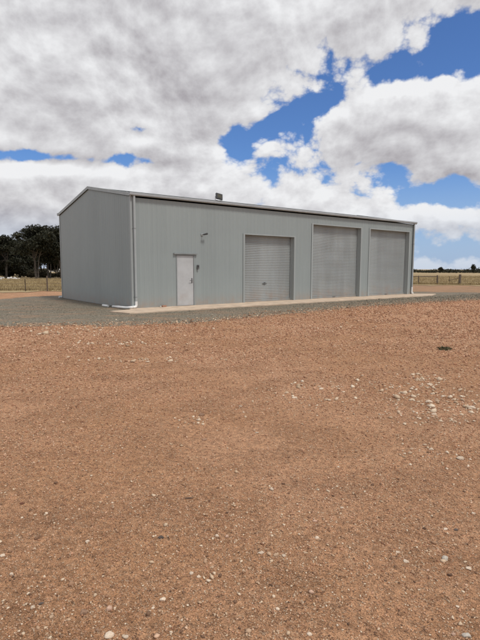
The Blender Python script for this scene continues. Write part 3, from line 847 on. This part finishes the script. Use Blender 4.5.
def stone(name, x, y, w, hr, mat, seed, label, group):
    rnd = np.random.default_rng(seed)
    bm = bmesh.new(); bmesh.ops.create_icosphere(bm, subdivisions=3, radius=1.)
    d = rnd.normal(size=(7, 3)); d /= np.linalg.norm(d, axis=1)[:, None]; am = rnd.uniform(.55, .88, 7)
    ph = rnd.uniform(0, 6.28, 6)
    for v in bm.verts:
        p = np.array(v.co[:])
        for q, lim in zip(d, am):                        # chisel flat facets
            t = p @ q
            if t > lim: p = p - q * (t - lim) * .85
        k = 1 + .09 * math.sin(p[0] * 4 + ph[0]) * math.sin(p[1] * 5 + ph[1]) + .05 * math.sin(p[2] * 9 + ph[2] + p[0] * 7)
        p = p * k
        v.co = p
    a = rnd.uniform(0, 6.28) if hr > .7 else rnd.uniform(-.35, .35)
    dep = rnd.uniform(.7, .95) * w; hgt = min(.75, max(.38, hr * .75)) * w
    for v in bm.verts:
        x_, y_, z_ = v.co.x * w / 2, v.co.y * dep / 2, v.co.z * hgt / 2
        v.co = (x_ * math.cos(a) - y_ * math.sin(a), x_ * math.sin(a) + y_ * math.cos(a), z_ + hgt * .16)
    me = bpy.data.meshes.new(name); bm.to_mesh(me); bm.free(); me.materials.append(mat)
    me.polygons.foreach_set('use_smooth', [True] * len(me.polygons))
    o = bpy.data.objects.new(name, me); COL.objects.link(o); o.location = (x, y, float(gz(x, y)))
    tag(o, label, 'stone', group)
NEAR = 'stones in the near foreground'; MIDG = 'limestone pieces on the open dirt'
ST = [
 (-0.954, 2.051, 0.026, 0.83, 'w', 0, 'pale rounded stone with a dark chip against it, near the lower left corner'),
 (-0.926, 2.076, 0.026, 0.5, 'd', 0, 'flat dark chip touching a pale rounded stone near the lower left corner'),
 (-0.843, 1.991, 0.022, 1.2, 't', 0, 'narrow tan sliver of stone just right of the pale stone with a dark chip'),
 (-0.707, 2.016, 0.038, 0.89, 'b', 0, 'large round brown stone between the tan sliver and the pinkish stone, lower left'),
 (-0.598, 2.041, 0.034, 0.88, 'p', 0, 'rounded pinkish stone just right of the large brown stone'),
 (-0.554, 1.884, 0.043, 0.73, 'w', 0, 'biggest lumpy pale stone on the bottom edge left of centre'),
 (-0.483, 1.873, 0.027, 0.71, 'w', 0, 'pale stone at the bottom edge right beside the biggest lumpy one'),
 (-0.613, 1.913, 0.024, 0.83, 'b', 0, 'small brown stone just above left of the biggest lumpy pale stone'),
 (-1.165, 2.289, 0.024, 1.0, 'w', 0, 'wedge-shaped pale stone closest to the left edge, above the corner'),
 (-0.359, 2.094, 0.031, 0.86, 'w', 0, 'bright angular white stone, larger of a pair left of bottom centre'),
 (-0.397, 2.043, 0.017, 0.75, 'w', 0, 'tiny white stone just below left of the bright angular white stone'),
 (-0.245, 2.281, 0.024, 0.8, 'w', 0, 'left one of two round white stones lying side by side below the brown pair'),
 (-0.205, 2.254, 0.024, 0.9, 'w', 0, 'right one of two round white stones lying side by side below the brown pair'),
 (-0.138, 2.326, 0.019, 1.0, 't', 0, 'small tan stone up and right of the two side by side white stones'),
 (-0.292, 1.892, 0.016, 1.0, 'w', 0, 'tiny white stone alone on the bottom edge left of centre'),
 (0.34, 2.112, 0.027, 1.0, 'p', 0, 'pinkish stone in the bare middle of the lower right half'),
 (0.173, 2.006, 0.021, 0.8, 'w', 0, 'small white stone below left of the lone pinkish stone'),
 (0.238, 2.41, 0.025, 0.8, 'w', 0, 'white round stone, right one of a touching pair right of centre'),
 (0.196, 2.419, 0.03, 0.83, 't', 0, 'tan round stone, left one of a touching pair right of centre'),
 (0.116, 2.442, 0.036, 0.57, 'w', 0, 'flat pale stone left of the touching tan and white pair'),
 (0.296, 1.859, 0.023, 0.67, 'w', 0, 'flat white stone cut by the bottom edge right of centre'),
 (0.423, 1.909, 0.012, 1.0, 'w', 0, 'speck-sized white stone near the bottom edge right of centre'),
 (0.876, 2.364, 0.035, 0.57, 'w', 0, 'long pale stone left of the grey rounded one in the lower right'),
 (0.966, 2.297, 0.019, 0.88, 'p', 0, 'small pinkish stone below the long pale stone in the lower right'),
 (1.191, 2.329, 0.034, 0.71, 'w', 0, 'bright white rounded stone near the right edge, below right of the grey one'),
 (1.1, 2.406, 0.04, 0.75, 'g', 0, 'large grey rounded stone left of the bright white one near the right edge'),
 (1.005, 2.045, 0.021, 0.6, 'w', 0, 'flat white stone halfway between the bright white stone and the lower right corner'),
 (0.965, 1.873, 0.039, 0.7, 'g', 0, 'large flat grey stone in the lower right corner'),
 (0.912, 1.879, 0.02, 1.0, 'p', 0, 'small pinkish stone left of the flat grey stone in the lower right corner'),
 (-0.864, 2.565, 0.027, 1.0, 'w', 0, 'pale round stone alone left of centre, a little above the lower left group'),
 (-1.227, 2.889, 0.021, 0.86, 'w', 0, 'small pale stone high on the left, above the lone pale round stone'),
 (-1.289, 2.452, 0.031, 0.58, 'w', 0, 'flat pale stone touching the left edge of the photo'),
 (-1.43, 2.993, 0.031, 0.6, 'r', 0, 'dark red flat stone, the only red one, near the left edge'),
 (-0.131, 2.617, 0.027, 0.9, 'w', 0, 'pale stone, left one of a pair just left of centre'),
 (-0.072, 2.612, 0.027, 0.9, 'p', 0, 'pinkish stone, right one of a pair just left of centre'),
 (-0.453, 2.603, 0.038, 0.43, 'd', 0, 'flat dark grey stone left of the pale and pinkish pair'),
 (0.227, 3.235, 0.041, 0.75, 'w', 0, 'conspicuous pale rounded stone alone in the middle of the dirt'),
 (0.462, 2.773, 0.029, 0.8, 'p', 0, 'pinkish tan stone right of centre below the tiny pale twosome'),
 (0.663, 2.943, 0.025, 0.62, 'w', 0, 'flat little white stone right of centre above the pinkish tan stone'),
 (0.443, 2.579, 0.03, 0.55, 'w', 0, 'flat pale stone between the pinkish tan stone and the touching pair'),
 (1.229, 2.702, 0.031, 0.55, 'w', 0, 'white flat stone with a dark stone lying at its right side'),
 (1.292, 2.702, 0.028, 0.6, 'd', 0, 'dark stone at the right side of a white flat stone'),
 (1.5, 2.914, 0.03, 0.5, 'w', 0, 'flat pale stone touching the right edge of the photo'),
 (0.86, 2.443, 0.026, 0.6, 'w', 0, 'pale stone just above the long pale stone in the lower right'),
 (2.234, 5.521, 0.092, 0.69, 'w', 1, 'largest round limestone lump of the right-hand drift'),
 (2.42, 5.86, 0.061, 0.6, 'w', 1, 'flat limestone piece at the back of the right-hand drift, left of its mate'),
 (2.50, 5.74, 0.072, 0.53, 'w', 1, 'bright flat limestone piece just behind right of the largest round lump'),
 (2.607, 5.254, 0.11, 0.5, 'w', 1, 'wide white limestone slab near the right edge of the drift'),
 (2.085, 4.996, 0.063, 0.67, 'w', 1, 'limestone piece in front of the largest round lump'),
 (1.795, 3.752, 0.078, 0.5, 'w', 1, 'broad white limestone piece near the right edge, nearest of the big ones'),
 (1.798, 3.613, 0.030, 1.0, 'w', 1, 'small white stone just in front of the broad white limestone piece'),
 (1.468, 3.937, 0.041, 0.7, 't', 1, 'round tan stone left of the broad white limestone piece'),
 (1.628, 3.925, 0.045, 0.64, 'w', 1, 'pale stone between the round tan stone and the broad white piece'),
 (2.548, 6.285, 0.079, 0.5, 'w', 1, 'farthest flat limestone piece of the right-hand drift, towards the weed'),
 (1.053, 6.059, 0.07, 0.64, 'w', 1, 'lone pale limestone piece in the middle distance right of centre'),
 (0.661, 5.628, 0.071, 0.42, 'w', 1, 'flat pale piece in the middle distance, left of the lone limestone piece'),
 (0.164, 4.41, 0.037, 0.5, 'w', 1, 'small flat pale stone on the centre line of the yard'),
 (-0.405, 4.928, 0.066, 0.30, 'b', 1, 'flat brown clod left of centre in the middle distance'),
 (-0.324, 4.252, 0.056, 0.36, 'b', 1, 'brown clod nearer than the other, just left of the centre line'),
]
for i, (x, y, w_, hr, c, grp, lab) in enumerate(ST):
    stone('stone', x, y, w_, hr, M['st_' + c], 300 + i, lab, NEAR if grp == 0 else MIDG)

# ---------------------------------------------------------------- light
SUN_EL, SUN_AZ = math.radians(60), math.radians(128)      # azimuth clockwise from +Y: high, behind the camera's right shoulder
sd = Vector((math.sin(SUN_AZ) * math.cos(SUN_EL), math.cos(SUN_AZ) * math.cos(SUN_EL), math.sin(SUN_EL)))
ld = bpy.data.lights.new('sun', 'SUN'); ld.energy = 2.2; ld.angle = math.radians(10); ld.color = (1., .955, .89)
lo = bpy.data.objects.new('sun', ld); COL.objects.link(lo); lo.rotation_euler = sd.to_track_quat('Z', 'Y').to_euler()

wld = bpy.data.worlds.new('World'); S.world = wld; wld.use_nodes = True
b = NB(wld.node_tree)
bg = wld.node_tree.nodes['Background']
sky = b.N.new('ShaderNodeTexSky'); sky.sky_type = 'NISHITA'; sky.sun_disc = False
sky.sun_elevation = SUN_EL; sky.sun_rotation = SUN_AZ; sky.altitude = 60; sky.air_density = 1.0; sky.dust_density = .6; sky.ozone_density = 2.0
tc = b.N.new('ShaderNodeTexCoord')
# cloud density as a node group over sky direction
ng = bpy.data.node_groups.new('cloud_density', 'ShaderNodeTree')
ng.interface.new_socket(name='Dir', in_out='INPUT', socket_type='NodeSocketVector')
ng.interface.new_socket(name='Density', in_out='OUTPUT', socket_type='NodeSocketFloat')
ng.interface.new_socket(name='Fine', in_out='OUTPUT', socket_type='NodeSocketFloat')
gi = ng.nodes.new('NodeGroupInput'); go = ng.nodes.new('NodeGroupOutput')
c = NB(ng)
x, y, z = c.sep(gi.outputs[0])
hr_ = c.m('SQRT', c.m('ADD', c.m('MULTIPLY', x, x), c.m('MULTIPLY', y, y)))
az = c.m('ARCTAN2', x, y); vv = c.m('DIVIDE', z, c.m('MAXIMUM', hr_, .001)); vv = c.m('MAXIMUM', vv, -.05)
P = c.comb(az, c.m('MULTIPLY', z, 1.45), 0.)
wx = c.noise(P, 3.0, 1, .5, dims='2D'); wy = c.noise(c.v('ADD', P, (5., 2., 0.)), 3.0, 1, .5, dims='2D')
P2 = c.v('ADD', P, c.v('SCALE', c.comb(wx, wy, 0.), .06))
n1 = c.noise(P2, 4.3, 6, .46, 2.1, dims='2D')
vo = c.N.new('ShaderNodeTexVoronoi'); vo.feature = 'F1'; vo.voronoi_dimensions = '2D'; vo.normalize = True
c.put(vo.inputs['Vector'], c.v('ADD', P2, c.v('SCALE', c.comb(wy, wx, 0.), .04))); vo.inputs['Scale'].default_value = 17.; vo.inputs['Detail'].default_value = 3.; vo.inputs['Roughness'].default_value = .50; vo.inputs['Lacunarity'].default_value = 2.3
puff = c.m('SUBTRACT', .42, vo.outputs['Distance'])
GAPS = [(0.368, 0.3744, 0.130, 0.0400, 12, 1.3), (0.121, 0.3097, 0.115, 0.0200, 20, 1.0), (-0.0052, 0.2579, 0.0209, 0.0356, 10, 0.9), (-0.0685, 0.1828, 0.0208, 0.0124, 0, 0.9),
        (-0.39, 0.2079, 0.17, 0.0125, 2, 1.25), (-0.1983, 0.2687, 0.0322, 0.0103, 10, 0.35), (0.4234, 0.1386, 0.078, 0.0268, 0, 1.35), (0.4447, 0.0385, 0.1393, 0.0302, 0, 0.8), (0.4394, 0.4477, 0.024, 0.0151, 0, 0.5),
        (0.0515, 0.2379, 0.0459, 0.0355, 0, -0.5), (-0.1599, 0.2318, 0.0918, 0.0268, 0, -0.5), (0.3122, 0.291, 0.1516, 0.0478, 0, -0.5), (0.3767, 0.0929, 0.0543, 0.0156, 0, -0.5), (-0.1757, 0.4057, 0.3042, 0.1236, 0, -0.8), (.165, .50, .16, .07, 0, -.8), (-.225, .175, .10, .03, 0, -.6), (-.40, .45, .14, .10, 0, -.6), (.03, .155, .12, .03, 0, -.5), (-.42, .11, .2, .04, 0, -.5)]
cov = None
for (a0, v0, ra, rv, rot, st) in GAPS:
    t = math.radians(rot); ct, s_ = math.cos(t), math.sin(t)
    da = c.m('SUBTRACT', az, a0); dv = c.m('SUBTRACT', vv, v0)
    e1 = c.m('ADD', c.m('MULTIPLY', da, ct / ra), c.m('MULTIPLY', dv, s_ / ra))
    e2 = c.m('SUBTRACT', c.m('MULTIPLY', dv, ct / rv), c.m('MULTIPLY', da, s_ / rv))
    r2 = c.m('ADD', c.m('MULTIPLY', e1, e1), c.m('MULTIPLY', e2, e2))
    e = c.m('MULTIPLY', c.m('EXPONENT', c.m('MULTIPLY', r2, -.8)), -st)
    cov = e if cov is None else c.m('ADD', cov, e)
dens = c.m('ADD', c.m('ADD', cov, .47), c.m('MULTIPLY', c.m('SUBTRACT', n1, .5), 4.2))
dens = c.m('ADD', dens, c.m('MULTIPLY', puff, 1.7))
c.L.new(dens, go.inputs[0])
c.L.new(puff, go.inputs[1])
def dens_at(vec):
    n = b.N.new('ShaderNodeGroup'); n.node_tree = ng; b.put(n.inputs[0], vec); return n.outputs
D0 = tc.outputs['Generated']
o0 = dens_at(D0)
o1 = dens_at(b.v('NORMALIZE', b.v('ADD', D0, (.008, 0., .022))))
_, _, dz = b.sep(D0)
alpha = b.ramp(o0[0], -.08, .36)
alpha = b.m('MULTIPLY', alpha, b.ramp(dz, -.01, .13, .45, 1.))
g1 = b.m('SUBTRACT', o0[0], o1[0])
lum = b.m('ADD', .690, b.m('MULTIPLY', g1, .22))
lum = b.m('SUBTRACT', lum, b.ramp(b.m('ADD', o1[0], o0[0]), .9, 3.4, .0, .13))
lum = b.m('ADD', lum, b.ramp(o0[0], .30, .0, 0., .04))
lum = b.m('MINIMUM', b.m('MAXIMUM', lum, .36), .84)
t = b.ramp(lum, .34, .82, smooth=False)
ccol = b.mix(t, (.380, .360, .385, 1), (.87, .875, .89, 1))
SKY_S = .1
ccol = b.v('SCALE', ccol, 1. / SKY_S)
skc = b.mix(1., sky.outputs[0], (.60, .84, 1.22, 1), 'MULTIPLY')
hz = b.ramp(dz, .0, .22, .75, 0.)
skc = b.mix(hz, skc, (3.9, 5.1, 7.3, 1))
b.put(bg.inputs['Color'], b.mix(alpha, skc, ccol))
bg.inputs['Strength'].default_value = SKY_S
wld.cycles.sampling_method = 'MANUAL'; wld.cycles.sample_map_resolution = 512

# ---------------------------------------------------------------- camera
cam = bpy.data.cameras.new('camera'); co_ = bpy.data.objects.new('camera', cam); COL.objects.link(co_)
cam.sensor_fit = 'VERTICAL'; cam.sensor_height = 24; cam.lens = 478 / 640 * 24; cam.clip_start = .05; cam.clip_end = 9000
pitch, roll = .10771, .00247
co_.matrix_world = Matrix.Translation((0, 0, 1.5)) @ Matrix.Rotation(math.pi / 2 - pitch, 4, 'X') @ Matrix.Rotation(roll, 4, 'Z')
S.camera = co_
S.render.resolution_x, S.render.resolution_y = 768, 1024
S.render.engine = 'CYCLES'
vs = S.view_settings; S.display_settings.display_device = 'sRGB'
vs.view_transform = 'Standard'; vs.look = 'None'; vs.exposure = 0; vs.gamma = 1; vs.use_curve_mapping = False
